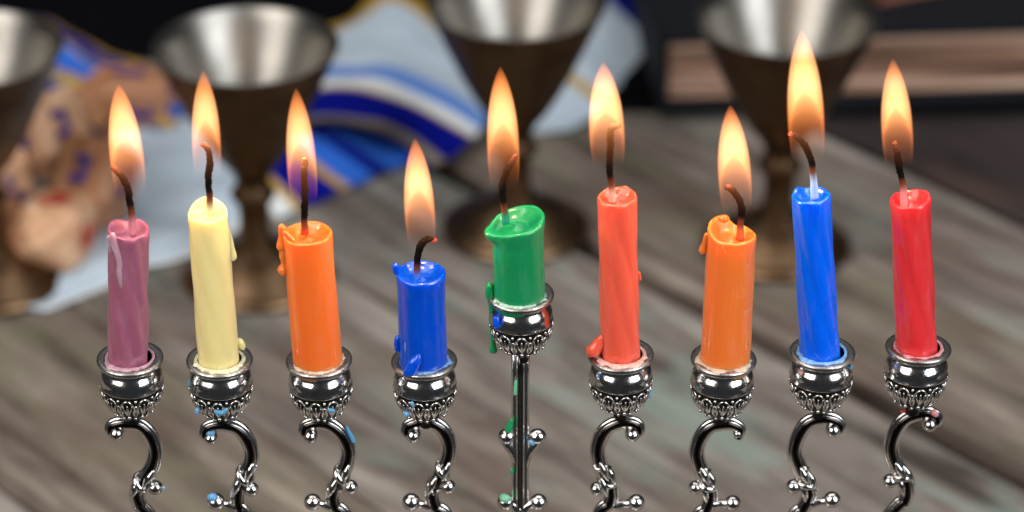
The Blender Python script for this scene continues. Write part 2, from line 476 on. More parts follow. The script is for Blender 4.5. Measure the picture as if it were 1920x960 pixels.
def lobes(circles):                           # outline of fused round rods, as a radius by angle
    def f(th):
        d = (math.cos(th), math.sin(th)); best = .3
        for (a, b, r) in circles:
            m = d[0]*a+d[1]*b; q = m*m-(a*a+b*b-r*r)
            if q > 0: best = max(best, m+math.sqrt(q))
        return best
    return f
ridged = lobes([(0, .62, .40), (0, -.62, .40), (.25, 0, .52), (-.25, 0, .52)])
def painted_reflection(nring, seg, w=.55):             # polished ribs; a dark reflection painted into the band between them
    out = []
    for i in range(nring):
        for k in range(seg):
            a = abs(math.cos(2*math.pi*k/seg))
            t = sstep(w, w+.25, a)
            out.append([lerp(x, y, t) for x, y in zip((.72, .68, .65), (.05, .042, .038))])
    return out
ARMS = [  # tube centre line, curl ball, side knobs (x, y, r, attach x, attach y)
 (0, [(218, 818), (207, 808), (214, 796), (236, 793), (263, 797), (282, 817), (291, 847), (284, 878), (266, 903), (257, 925), (263, 946), (280, 968)], (219, 811, 15), [(291, 914, 15, 262, 916)]),
 (1, [(396, 824), (384, 815), (392, 800), (421, 796), (450, 806), (469, 836), (470, 866), (457, 894), (447, 923), (449, 950), (466, 972)], (395, 820, 14), [(471, 917, 15, 448, 915), (405, 941, 18, 444, 950)]),
 (2, [(582, 820), (570, 810), (578, 796), (610, 793), (637, 810), (653, 840), (650, 868), (637, 898), (625, 924), (628, 949), (650, 972)], (582, 816, 15), [(657, 913, 15, 630, 915), (586, 941, 17, 622, 950)]),
 (3, [(775, 820), (762, 810), (771, 795), (802, 791), (828, 803), (842, 833), (838, 864), (824, 893), (811, 921), (816, 949), (838, 972)], (775, 815, 15), [(840, 912, 15, 815, 914), (771, 941, 18, 808, 950)]),
 (5, [(1184, 818), (1198, 809), (1191, 794), (1162, 792), (1135, 806), (1121, 838), (1124, 868), (1135, 893), (1145, 917), (1143, 942), (1124, 966)], (1186, 813, 15), [(1119, 916, 14, 1143, 912), (1193, 942, 17, 1150, 948)]),
 (6, [(1384, 822), (1388, 806), (1376, 796), (1358, 794), (1331, 800), (1313, 822), (1306, 850), (1313, 878), (1324, 903), (1332, 928), (1324, 956), (1306, 974)], (1383, 812, 9), [(1304, 914, 14, 1325, 908), (1374, 943, 16, 1335, 946)]),
 (7, [(1560, 812), (1576, 802), (1566, 788), (1542, 784), (1515, 792), (1497, 818), (1490, 847), (1500, 878), (1511, 903), (1517, 926), (1504, 956), (1484, 974)], (1562, 805, 15), [(1488, 912, 15, 1511, 906), (1560, 937, 17, 1520, 944)]),
 (8, [(1742, 800), (1757, 789), (1748, 776), (1724, 775), (1696, 786), (1678, 811), (1671, 840), (1678, 868), (1692, 893), (1700, 914), (1696, 939), (1672, 962)], (1743, 794, 15), [(1669, 902, 15, 1694, 898)]),
]
mpx = 1/7200*1.0                              # metres per pixel in the candelabrum's plane, about
for (ci, px, curl, knobs) in ARMS:
    Y = CUPP[ci].y
    pts = [PY(u, v, Y) for u, v in px]
    last = pts[-1]
    depth = abs(last.x-CUPP[4].x)/.105
    dx = CUPP[4].x-last.x
    zl = .085-.045*depth
    pts += [Vector((last.x+dx*.22, lerp(Y, CUPP[4].y, .2), lerp(last.z, zl, .45))), Vector((last.x+dx*.6, lerp(Y, CUPP[4].y, .6), zl+.004)), Vector((CUPP[4].x, CUPP[4].y, zl))]
    rad = [.0011, .0016, .0019] + [.0021]*(len(pts)-3)
    br = build('branch', *tube_data(pts, rad, 40, len(pts)*10, ridged), M['painted_reflection'], men, colors=painted_reflection(len(pts)*10, 40))
    u, v, r = curl
    build('scroll_knob', *ball_data(PY(u, v, Y), r*mpx, 1, 1.25, 1, 20, 14), M['silver'], br)
    for (u, v, r, au, av) in knobs:
        k = PY(u, v, Y); a = PY(au, av, Y)
        d = (k-a)
        V1 = tube_data([a, a+d*.45, k-d.normalized()*r*mpx*.6], [.0014, .0010, .0014], 14, 14)
        V2 = ball_data(k, r*mpx, 1, 1, .95, 20, 14)
        build('knob', *join(V1, V2), M['silver'], br)
    # wrapped leaf collar where the arm bends back
    n = len(px); q = [PY(u, v, Y) for u, v in px if 858 < v < 935]
    parts = []
    cl = [Vector(x) for x in catmull([tuple(x) for x in q], 40)]
    hel = []
    for s_ in range(40):
        t = (cl[min(s_+1, 39)]-cl[max(s_-1, 0)]).normalized(); side = t.cross(Vector((0, 1, 0)))
        a0 = s_/39*2*math.pi*1.6+ci
        hel.append(cl[s_]+(Vector((0, -1, 0))*math.cos(a0)+side*math.sin(a0))*.0018)
    parts.append(tube_data(hel[::2], [.0004+.0006*math.sin(math.pi*w/19) for w in range(20)], 8, 60))
    for (s_, a0, ln) in ((8, .3, .0030), (20, 1.2, .0034), (30, -.6, .0030), (16, 2.6, .0026)):
        t = (cl[s_+1]-cl[s_-1]).normalized(); side = t.cross(Vector((0, 1, 0)))
        o = Vector((0, -1, 0))*math.cos(a0)+side*math.sin(a0)
        b = cl[s_]+o*.0016
        parts.append(tube_data([b-t*ln, b-t*ln*.3+o*.0003, b+t*ln*.3+o*.0004, b+t*ln+o*.0008], [.0003, .0010, .0009, .0002], 10, 14))
    build('leaf_collar', *join(*parts), M['silver'], br)

# central shaft
cx, cy = CUPP[4].x, CUPP[4].y
ztop = CUPP[4].z-.0165
shaft_sec = lobes([(0, .66, .42), (0, -.66, .42), (.42, .22, .26), (.42, -.22, .26), (-.42, .22, .26), (-.42, -.22, .26), (0, 0, .5)])
V, Fc = tube_data([(cx, cy, ztop+.001), (cx, cy, .09), (cx, cy, .05), (cx, cy, .012)], [.0022, .0022, .0023, .0032], 72, 30, shaft_sec, up=Vector((0, 1, 0)))
shaft = build('shaft', V, Fc, M['painted_reflection'], men, colors=painted_reflection(30, 72, .8))
build('collar', *lathe_data([(.0008, ztop+.0018), (.0033, ztop+.0015), (.0034, ztop+.0006), (.0026, ztop), (.0024, ztop-.001)], (cx, cy, 0), 32), M['silver'], shaft)
for sgn, u in ((-1, 950), (1, 1008)):
    k = PY(u, 818, cy)
    st = PY(977+sgn*8, 880, cy); md = PY(977+sgn*14, 850, cy); en = PY(977+sgn*31, 826, cy)
    br = build('side_scroll', *tube_data([st, md, en, k+Vector((-sgn*.0003, 0, .0006))], [.0008, .0012, .0013, .0012], 14, 22), M['silver'], men)
    build('scroll_knob', *ball_data(k, 15*mpx, 1.15, 1.1, 1, 18, 12), M['silver'], br)
    k = PY(u+sgn*2, 941, cy)
    build('side_knob', *join(tube_data([PY(977+sgn*5, 955, cy), PY(977+sgn*16, 946, cy), k], [.0018, .0013, .0015], 14, 14), ball_data(k, 17*mpx, 1, 1, .95, 18, 12)), M['silver'], men)
build('foot', *lathe_data([(.0001, .0), (.046, .0), (.047, .002), (.0455, .004), (.040, .0055), (.030, .008), (.018, .0125), (.010, .018), (.007, .024), (.0068, .030), (.0085, .034), (.0085, .038), (.0045, .046), (.0038, .06), (.0062, .066), (.0062, .070), (.003, .078), (.0026, .085)], (cx, cy, 0), 64), M['silver'], men)

# ------------------------------------------------------------------ candles
def adiff(a, b): return (a-b+math.pi) % (2*math.pi)-math.pi
def make_candle(i, spec):
    Y = CUPP[i].y + spec.get('dy', -.0004)
    base = PY(*spec['bot'], Y); top = PY(*spec['top'], Y)
    axis = (top-base); L0 = axis.length; axis.normalize()
    bury = spec.get('bury', .006)
    root = thing('candle', base-axis*bury, spec['label'], 'candle', 'lit candles on the menorah')
    e1 = Vector((1, 0, 0)); e1 = (e1-axis*e1.dot(axis)).normalized(); e2 = axis.cross(e1).normalized()
    if e2.y < 0: e2 = -e2
    rb, rt = spec['wb']/2/7200*.985, spec['wt']/2/7200*.985*.97
    L = L0+bury
    SEG, ROW = 72, 56
    fl, tw = spec.get('flute', 0), spec.get('twist', 0)
    bumps = spec.get('lip', []); spouts = spec.get('spout', [])
    flare = spec.get('flare', .03)
    sd = i*13.7
    def lip(th):
        h = .25*noise.noise(Vector((math.cos(th)*1.6+sd, math.sin(th)*1.6, 1)))+.12*noise.noise(Vector((math.cos(th)*4+sd, math.sin(th)*4, 4)))
        for (a, w, amp) in bumps:
            h += amp*math.exp(-(adiff(th, math.radians(a))/math.radians(w))**2)
        return h*MM
    def spout(th):
        return sum(amp*math.exp(-(adiff(th, math.radians(a))/math.radians(w))**2) for (a, w, amp) in spouts)*MM
    V, Fc = [], []
    rows = []
    for j in range(ROW+1):
        s = j/ROW
        rows.append(('wall', s))
    for k, dz in ((.985, .0), (.94, .18), (.88, .12), (.80, -.28), (.70, -.70), (.52, -1.0), (.32, -1.0), (.18, -.75), (.06, -.45)):
        rows.append(('top', (k, dz)))
    for typ, q in rows:
        for k in range(SEG):
            th = 2*math.pi*k/SEG
            d = e1*math.cos(th)+e2*math.sin(th)
            if typ == 'wall':
                s = q
                hl = lip(th)*sstep(.55, 1, s)
                z = s*(L-.0003)+hl
                r = lerp(rb, rt, s)
                r *= 1+fl*(abs(math.cos(3*(th+tw*s*L*1000)))-.6)
                r *= 1+.02*noise.noise(Vector((math.cos(th)*.8+sd, math.sin(th)*.8, s*5)))+.006*noise.noise(Vector((math.cos(th)*3, math.sin(th)*3+sd, s*22)))
                f = sstep(1-.0045/L, 1-.0006/L, s)
                r += rt*flare*f + spout(th)*sstep(1-.004/L, 1-.0004/L, s)
                if s < .15: r *= lerp(.985, 1, s/.15)
            else:
                kk, dz = q
                w = sstep(.3, .9, kk)
                z = L + dz*MM*spec.get('pool', 1.0)*(1.6 if dz < 0 else 1.2) + lip(th)*w
                r = (rt*(1+flare*w)+spout(th)*sstep(.5, 1, kk))*kk
            wob = Vector((0, 0, 0))
            V.append(root.location + axis*z + d*r)
    n = len(rows)
    for j in range(n-1):
        for k in range(SEG):
            k2 = (k+1) % SEG
            Fc.append((j*SEG+k, j*SEG+k2, (j+1)*SEG+k2, (j+1)*SEG+k))
    Fc.append(tuple((n-1)*SEG+k for k in range(SEG))); Fc.append(tuple(reversed(range(SEG))))
    wm = wax('wax_%s' % spec['name'], spec['rgb'], spec.get('pale', .12), spec.get('gloss', .22), spec.get('crackle', False))
    body = build('wax_body', V, Fc, wm, root)
    pale_c = tuple(int(lerp(c, 235, spec.get('paleness', .55))) for c in spec['rgb'])
    pm = wax('wax_residue_%s' % spec['name'], pale_c, .9, .5, streak=(1, 1, 1))
    # wick
    wp = [PY(u, v, Y) for u, v in spec['wick']]
    wp[0] = wp[0]-axis*.0009
    wr = [.00088]*len(wp); wr[0] = .00105; wr[-1] = .00066
    V, Fc = tube_data(wp, wr, 10, 44)
    cols = []
    b0 = lin(spec['wickbase'])
    fade = spec.get('fade', .26)
    V2 = []
    for q, v in enumerate(V):
        t = (q//10)/43
        a = sstep(fade-.10, fade+.03, t)
        blk = (.005, .0035, .003)
        rust = (.16, .045, .02)
        c = [lerp(lerp(b0[x], rust[x], sstep(fade-.16, fade-.03, t)), blk[x], sstep(fade-.03, fade+.07, t)) for x in range(3)]
        e = sstep(.78, 1.0, t)*spec.get('ash', .5)
        c = [lerp(c[x], (.11, .032, .02)[x], e) for x in range(3)]
        cols.append(c)
        V2.append(v+noise.noise_vector(v*1500+Vector((sd, 0, 0)))*.00030*sstep(fade-.05, fade+.1, t)+noise.noise_vector(v*350+Vector((sd, 0, 0)))*.0002)
    wk = build('wick', V2, Fc, M['wick'], root, colors=cols)
    if spec.get('ember'):
        e = wp[-1]; dirn = (wp[-1]-wp[-2]).normalized()
        build('ember', *blob_data([e-dirn*.0004, e+dirn*.0001], [.0007, .0006], 10, .3, sd), M['ember'], wk)
    # flame
    tip, fb, fw = spec['flame']
    T, B = PY(*tip, Y), PY(*fb, Y)
    ax = T-B
    fo = bpy.data.objects.new('flame', FLAME_MESH); COL.objects.link(fo); fo.parent = root
    fo.location = B-root.location
    fo.rotation_euler = (0, math.atan2(ax.x, ax.z), 0)
    gl = bpy.data.lights.new('flame_glow', 'POINT'); gl.energy = .026; gl.color = (1, .70, .40); gl.shadow_soft_size = .0022
    go = bpy.data.objects.new('flame_glow', gl); COL.objects.link(go); go.parent = root; go.location = B+ax*.5-root.location
    fo.scale = (fw/2/6900, fw/2/6900*.9, ax.length)
    # drips: run of wax hugging the body, given as pixels, radius and how far in front of the axis it sits
    for (run, rads, front) in spec.get('drips', []):
        P = [PY(u, v, Y-front*MM) for u, v in run]
        build('wax_drip', *blob_data(P, [r/7200 for r in rads], 14, .28, sd), pm if spec.get('paledrip') and front > 2 else wm, root)
    # residue ring on the cup's rim
    if spec.get('ring', True):
        c = CUPP[i]; V, Fc = [], []
        SG = 96; a0, aw, cov = spec.get('ringarc', (265, 95, 1.0))
        prof = [(.0, .0), (.15, .32), (.4, .5), (.7, .42), (.92, .2), (1.0, -.25)]
        for (t, h) in prof:
            for k in range(SG):
                th = 2*math.pi*k/SG
                bias = math.exp(-(adiff(th, math.radians(a0))/math.radians(aw))**4)
                nn = noise.noise(Vector((math.cos(th)*2.2+sd, math.sin(th)*2.2, 9)))+.5*noise.noise(Vector((math.cos(th)*7+sd, math.sin(th)*7, 3)))
                ro = (6.5+bias*cov*max(.0, .95+1.4*nn))*MM
                ri = rb*.9 if spec['wb'] > 85 else 5.7*MM
                r = lerp(ri, ro, t)
                hh = h*.62*(.25+.75*bias)*max(.15, 1+1.3*nn) + .16*noise.noise(Vector((math.cos(th)*14, math.sin(th)*14, t*6+sd)))
                V.append(c+Vector((r*math.cos(th), r*math.sin(th), (hh-.12*(1-bias))*MM)))
        for j in range(len(prof)-1):
            for k in range(SG):
                k2 = (k+1) % SG
                Fc.append((j*SG+k, j*SG+k2, (j+1)*SG+k2, (j+1)*SG+k))
        build('wax_residue', V, Fc, pm, root)
    return root, wm, pm

# unit flame: teardrop, z 0..1, radius up to 1
V, Fc = [], []
SG, RW = 32, 40
for j in range(RW+1):
    z = j/RW
    zz = min(z, .9985)
    R = (1-zz**3.3)**.85*(1-.22*(1-zz)**5)*1.01
    for k in range(SG):
        th = 2*math.pi*k/SG
        V.append(Vector((R*math.cos(th), R*math.sin(th), z)))
for j in range(RW):
    for k in range(SG):
        k2 = (k+1) % SG
        Fc.append((j*SG+k, j*SG+k2, (j+1)*SG+k2, (j+1)*SG+k))
Fc.append(tuple(reversed(range(SG)))); Fc.append(tuple(RW*SG+k for k in range(SG)))
FLAME_MESH = bpy.data.meshes.new('flame')
FLAME_MESH.from_pydata([tuple(v) for v in V], [], Fc)
FLAME_MESH.polygons.foreach_set('use_smooth', [True]*len(FLAME_MESH.polygons))
FLAME_MESH.materials.append(M['flame'])

SPECS = [
 dict(name='mauve', rgb=(166, 97, 121), bot=(240, 675), top=(241, 430), wb=76, wt=75, flute=.095, twist=.055, flare=.06, pale=.2, paleness=.35,
      label='slim mauve candle with a pale wax streak down its front, beside the yellow one',
      lip=[(150, 30, .7), (60, 25, .5), (270, 40, -.2), (100, 18, -.5)],
      wick=[(248, 434), (247, 408), (243, 375), (238, 350), (227, 330), (210, 313)], wickbase=(205, 130, 145), fade=.3, ash=.9,
      flame=((222, 156), (246, 368), 66), paledrip=True,
      drips=[([(211, 440), (216, 462), (225, 492), (226, 515), (231, 548), (232, 590)], [5, 7, 6, 7, 4.5, 2.5], 4.35), ([(206, 446), (209, 470)], [6, 4], 3.2)],
      ringarc=(262, 60, .8)),
 dict(name='yellow', rgb=(239, 223, 157), bot=(411, 682), top=(389, 398), wb=79, wt=76, flute=.04, twist=.05, flare=.0, pale=.12, paleness=.3,
      label='slim pale yellow candle leaning left, with a yellow wax bead on its side',
      lip=[(95, 55, 2.0), (180, 25, -.7), (0, 25, -.5), (270, 40, -.4)], pool=.5,
      wick=[(394, 396), (393, 372), (391, 345), (391, 325), (394, 300), (390, 282), (379, 270)], wickbase=(244, 225, 170), fade=.2, ash=.8,
      flame=((381, 130), (390, 338), 56),
      drips=[([(429, 430), (434, 462), (436, 484)], [3, 5, 8], 0), ([(448, 640), (455, 650)], [8, 7], -1.5)],
      ringarc=(275, 85, 1.0)),
 dict(name='orange', rgb=(248, 122, 46), bot=(596, 676), top=(576, 438), wb=95, wt=94, flare=.02, pale=.10, paleness=.6,
      label='thick orange candle with lumpy drips down its left edge, between yellow and dark blue candles',
      lip=[(185, 22, .9), (90, 60, .2)],
      wick=[(571, 432), (571, 408), (572, 370), (570, 330), (572, 297)], wickbase=(200, 70, 40), fade=.2, ash=1.0,
      flame=((555, 164), (571, 382), 58),
      drips=[([(529, 424), (532, 442), (530, 464)], [7, 9, 12], .8), ([(533, 472), (535, 494), (532, 508)], [9, 9, 12], .8), ([(534, 436), (552, 452)], [5, 4], 3.2)],
      ringarc=(285, 95, 1.15)),
 dict(name='navy', rgb=(0, 82, 206), bot=(794, 676), top=(789, 512), wb=92, wt=92, flare=.045, pale=.05, paleness=.45,
      label='short thick dark blue candle, lowest flame, left of the raised green one',
      lip=[(185, 25, .4), (90, 50, .2)],
      wick=[(783, 522), (782, 497), (784, 473), (791, 457), (803, 449), (815, 450)], wickbase=(60, 130, 225), fade=.2, ash=.2, ember=True,
      flame=((778, 258), (791, 462), 60),
      drips=[([(742, 497), (743, 510)], [6, 6], 1.0), ([(746, 634), (747, 654)], [6, 8], .5), ([(785, 668), (774, 686), (766, 698)], [7, 14, 13], 6.2)],
      ringarc=(300, 80, 1.1)),
 dict(name='green', rgb=(26, 146, 90), bot=(974, 556), top=(970, 416), wb=97, wt=98, flare=.04, pale=.08, paleness=.6,
      label='short thick green candle with a spouted melted top on the raised centre cup',
      lip=[(40, 60, 1.7), (205, 50, -1.5), (300, 40, -.2)], spout=[(196, 20, 1.9), (30, 40, .35)],
      wick=[(948, 412), (945, 388), (941, 362), (945, 335), (956, 310), (968, 290)], wickbase=(40, 150, 120), fade=.22, ash=.8,
      flame=((938, 124), (946, 352), 63),
      drips=[([(918, 535), (919, 556)], [7, 8], 1.0)],
      ringarc=(265, 100, 1.25)),
 dict(name='coral', rgb=(240, 102, 76), bot=(1163, 664), top=(1157, 370), wb=75, wt=73, flute=.095, twist=.045, flare=.02, pale=.11, paleness=.55,
      label='slim coral red spiral candle right of the green one, melted blob at its foot',
      lip=[(60, 25, .9), (10, 18, .6), (120, 20, .3)],
      wick=[(1148, 372), (1147, 346), (1143, 312), (1144, 276), (1147, 241), (1163, 234)], wickbase=(244, 170, 150), fade=.25, ash=.9,
      flame=((1131, 115), (1141, 312), 69),
      drips=[([(1128, 632), (1119, 648), (1110, 660)], [6, 12, 13], 2.0), ([(1197, 512), (1198, 524)], [4, 5], 0)],
      ringarc=(255, 110, 1.3)),
 dict(name='tangerine', rgb=(244, 130, 54), bot=(1360, 674), top=(1372, 438), wb=95, wt=95, flare=.0, pale=.14, paleness=.6, crackle=True,
      label='thick orange candle leaning right, scuffed with pale scratches, between coral and bright blue candles',
      lip=[(130, 40, 2.2), (185, 30, 1.0), (20, 40, -.6), (75, 14, -1.0)], pool=1.2,
      wick=[(1388, 442), (1389, 416), (1391, 392), (1384, 371), (1373, 356), (1361, 350)], wickbase=(210, 100, 60), fade=.24, ash=.9,
      flame=((1369, 196), (1382, 398), 65),
      drips=[([(1326, 440), (1321, 458), (1317, 470)], [6, 6, 7.5], .5), ([(1352, 410), (1362, 410)], [7, 7], -1.8)],
      ringarc=(250, 110, 1.35)),
 dict(name='azure', rgb=(0, 106, 240), bot=(1537, 659), top=(1521, 366), wb=77, wt=72, flute=.085, twist=.045, flare=.0, pale=.06, paleness=.5,
      label='slim bright blue spiral candle with the tallest flame, between orange and red candles',
      lip=[(140, 25, .8), (95, 18, -.3)],
      wick=[(1527, 366), (1525, 330), (1521, 303), (1511, 277), (1497, 260), (1482, 251)], wickbase=(170, 195, 235), fade=.3, ash=.3, ember=True,
      flame=((1503, 54), (1515, 302), 71),
      ringarc=(250, 80, .9)),
 dict(name='red', rgb=(230, 58, 62), bot=(1718, 652), top=(1707, 374), wb=79, wt=74, flute=.075, twist=.045, flare=.03, pale=.12, paleness=.5,
      label='slim red spiral candle at the right end of the row',
      lip=[(20, 40, .8), (160, 30, .2)],
      wick=[(1695, 382), (1693, 347), (1687, 316), (1682, 290), (1677, 268)], wickbase=(240, 150, 145), fade=.32, ash=.9,
      flame=((1674, 109), (1686, 312), 61),
      drips=[([(1747, 492), (1748, 500)], [3, 3], 0)],
      ringarc=(265, 70, .9)),
]
WAX = {}
for i, s in enumerate(SPECS):
    WAX[s['name']] = make_candle(i, s)[1:]

# dried wax spatter on the candelabrum
def spat(pts, rads, mat, Y, label=None):
    o = build('wax_spatter', *blob_data([PY(u, v, Y) for u, v in pts], [r*.8/7200 for r in rads], 12, .3, pts[0][0]), mat, men)
    if label: o['label'] = label
sky_w = wax('wax_light_blue', (96, 156, 200), .4, .4)
mint_w = wax('wax_mint', (120, 180, 148), .5, .4)
g_w = WAX['green'][0]; b_w = WAX['navy'][0]
for (c, pts, rads, mat, dy) in [
    (4, [(920, 562), (922, 580), (921, 610), (924, 640), (925, 658)], [8, 7, 5, 5, 9], g_w, -.0008),
    (4, [(967, 715), (966, 738)], [3, 4], mint_w, -.0018), (4, [(959, 788), (953, 806)], [4.5, 9], g_w, -.0012), (4, [(959, 880), (960, 886)], [3, 4], g_w, -.0012),
    (4, [(944, 933), (950, 937)], [13, 13], mint_w, -.0008), (4, [(994, 828), (1000, 832)], [5, 5], sky_w, -.0016), (4, [(929, 597), (931, 610)], [6, 8], b_w, -.0065),
    (4, [(1027, 600), (1028, 622)], [3, 4], WAX['coral'][0], -.003),
    (1, [(358, 712), (355, 722)], [4, 6], sky_w, -.0015), (1, [(464, 709), (467, 720)], [4, 6], WAX['coral'][1], 0), (1, [(370, 768), (369, 774)], [5, 5], sky_w, -.0055),
    (1, [(404, 772), (416, 774), (424, 768)], [5, 6, 4], sky_w, -.0075), (1, [(391, 811), (397, 811)], [11, 11], sky_w, -.0006), (1, [(397, 932), (399, 933)], [12, 12], sky_w, -.0006),
    (2, [(652, 704), (654, 716)], [3, 4], sky_w, -.001), (2, [(617, 769), (625, 770)], [5, 5], sky_w, -.0073), (2, [(650, 802), (659, 818), (663, 828)], [3.5, 5, 4], sky_w, -.0010),
    (3, [(761, 775), (764, 778)], [6, 5], sky_w, -.0068), (3, [(772, 755), (773, 760)], [4, 4], sky_w, -.0085), (0, [(306, 914), (308, 916)], [4, 4], sky_w, -.0005),
    (5, [(1216, 730), (1217, 742)], [4, 5], sky_w, -.002), (7, [(1597, 686), (1590, 700)], [3, 3], sky_w, -.002), (7, [(1596, 672), (1604, 668)], [3, 2], sky_w, -.001),
    (8, [(1750, 772), (1756, 778)], [8, 6], WAX['red'][1], -.001), (8, [(1690, 772), (1698, 770)], [3, 3], WAX['red'][0], -.001)]:
    spat(pts, rads, mat, CUPP[c].y+dy)

# ------------------------------------------------------------------ goblets
def goblet(px, label, h=.101, r=.0352):
    b = PZ(*px)
    t = thing('goblet', (b.x, b.y, 0), label, 'goblet', 'brass goblets behind the candles')
    k = r/.038
    out = [(.0072, .046), (.0095, .0495), (.0135, .0545), (.0185, .0625), (.0245, .074), (.0305, .087), (.0350, .097), (.0374, .1022), (.0381, .1036)]
    inn = [(.0381, .1036), (.0376, .1040), (.0369, .1034), (.0345, .0975), (.0298, .0875), (.0238, .0748), (.0178, .0635), (.0125, .0556), (.0075, .0515), (.0004, .0505)]
    build('bowl', *lathe_data([(a*k, z if z < .047 else .046+(z-.046)*(h-.046)/.058) for a, z in out], b, 72), M['brass'], t)
    build('bowl_lining', *lathe_data([(a*k, .046+(z-.046)*(h-.046)/.058) for a, z in inn], b, 72), M['lining'], t)
    build('stem', *lathe_data([(.0078, .0150), (.0062, .021), (.0058, .028), (.0062, .0335), (.0085, .0365), (.0088, .0385), (.0066, .0415), (.0062, .044), (.0073, .0462)], b, 48), M['brass'], t)
    build('foot', *lathe_data([(.0002, .0005), (.0290, .0005), (.0298, .0016), (.0294, .0030), (.0276, .0040), (.0264, .0042), (.0250, .0052), (.0215, .0088), (.0160, .0122), (.0105, .0140), (.0078, .0152)], b, 64), M['brass_foot'], t)
    return t
goblet((-14, 528), 'brass goblet cut off by the left edge of the picture, behind the toy tops')
goblet((482, 522), 'brass goblet behind the pale yellow and orange candles, nearest of the four')
goblet((967, 432), 'brass goblet directly behind the raised green candle')
goblet((1455, 465), 'brass goblet behind the bright blue candle, in front of the book')

# ------------------------------------------------------------------ striped prayer cloth, folded and bunched between the goblets
WHT, PALE, GLD = lin((222, 226, 226)), lin((180, 194, 206)), lin((178, 142, 58))
LBL, MBL, DBL, GRY = lin((98, 136, 204)), lin((48, 104, 206)), lin((6, 16, 122)), lin((150, 138, 112))
CV, CF, CC = [], [], []
def panel(rows, zs, stripes, nu=40, nv=70, wave=.0015, seed=0.0):
    """rows: [(v, [(px, py) ...])]; zs: cloth height for each row; stripes: [(v_end, colour)]"""
    cols = len(rows[0][1])
    vs = [r[0] for r in rows]
    fine = []
    for (v, pts), z in zip(rows, zs):
        zz = z if hasattr(z, '__len__') else [z]*cols
        P = [tuple(PZ(u, w, h)) for (u, w), h in zip(pts, zz)]
        fine.append(catmull(P, nu))
    o = len(CV)
    for j in range(nv):
        q = j/(nv-1)*(len(rows)-1); k = min(int(q), len(rows)-2); f = q-k
        v = lerp(vs[k], vs[k+1], f)
        for i in range(nu):
            seq = [fine[r][i] for r in range(len(rows))]
            m = len(seq); p1, p2 = seq[k], seq[k+1]
            p0 = seq[k-1] if k else [2*a-b for a, b in zip(p1, p2)]
            p3 = seq[k+2] if k+2 < m else [2*b-a for a, b in zip(p1, p2)]
            p = Vector([0.5*(2*b+(c-a)*f+(2*a-5*b+4*c-d)*f*f+(3*b-a-3*c+d)*f**3) for a, b, c, d in zip(p0, p1, p2, p3)])
            p.z += wave*noise.noise(Vector((p.x*45+seed, p.y*45, 0)))
            p.z = max(p.z, .0015)
            CV.append(p)
            for (ve, c) in stripes:
                if v <= ve: break
            CC.append(c)
    for j in range(nv-1):
        for i in range(nu-1):
            a = o+j*nu+i
            CF.append((a, a+1, a+nu+1, a+nu))
# behind goblets two and three
panel([(0, [(500, 100), (640, 42), (735, -30), (842, 52), (960, 160)]), (.08, [(505, 118), (646, 62), (738, 6), (838, 82), (950, 180)]),
       (.42, [(520, 150), (620, 128), (720, 130), (825, 163), (915, 225)]), (.52, [(520, 170), (618, 150), (715, 156), (812, 188), (900, 245)]),
       (.62, [(520, 192), (616, 178), (710, 184), (797, 214), (880, 268)]), (.80, [(520, 226), (612, 212), (705, 217), (775, 245), (845, 296)]),
       (.88, [(520, 240), (612, 226), (702, 236), (758, 264), (812, 310)]), (1, [(520, 250), (612, 240), (700, 250), (750, 275), (800, 318)])],
      [.004, [.006, .012, .016, .012, .006], [.010, .022, .026, .02, .008], [.010, .024, .026, .02, .008], [.010, .024, .026, .018, .008], [.009, .021, .023, .014, .006], [.006, .016, .017, .008, .003], .0025],
      [(.085, GLD), (.42, PALE), (.52, LBL), (.59, WHT), (.61, GLD), (.82, DBL), (.88, GRY), (1.1, DBL)], 44, 90, .0025, 1)
# the lower fold with slanting stripes
A0, A1, B0, B1 = (448, 322), (518, 410), (640, 215), (790, 292)
def mixp(a, b, t): return (lerp(a[0], b[0], t), lerp(a[1], b[1], t))
rows = []
for t in (0, .2, .4, .6, .8, 1):
    s, e = mixp(A0, B0, t), mixp(A1, B1, t)
    rows.append((t, [s, mixp(s, e, .33), mixp(s, e, .67), e]))
panel(rows, [.002, [.007, .009, .006, .002], [.010, .012, .008, .002], [.012, .013, .008, .002], [.010, .011, .008, .002], .003],
      [(.13, WHT), (.20, GLD), (.45, DBL), (.52, GLD), (.68, MBL), (.78, DBL), (.95, MBL), (1.1, DBL)], 30, 60, .002, 7)
# white end under the toy tops
panel([(0, [(250, 190), (170, 330), (110, 430), (60, 500), (-20, 560)]), (.5, [(340, 205), (330, 340), (260, 440), (140, 520), (30, 570)]), (1, [(418, 225), (472, 360), (425, 445), (270, 505), (85, 578)])],
      [.003, [.009, .006, .005, .004, .003], .002], [(.93, PALE), (1.1, WHT)], 50, 40, .004, 3)
# blue end behind the toy tops
panel([(0, [(40, 20), (110, 50), (240, 118), (370, 172)]), (.15, [(35, 45), (105, 72), (230, 140), (350, 192)]), (.55, [(30, 110), (95, 128), (215, 190), (330, 236)]),
       (.7, [(25, 140), (88, 158), (200, 214), (310, 256)]), (1, [(20, 190), (70, 205), (180, 252), (290, 285)])],
      [.003, .006, .007, .005, .002], [(.06, GLD), (.2, DBL), (.26, GRY), (.5, MBL), (.6, GLD), (.68, GRY), (1.1, DBL)], 36, 60, .003, 5)
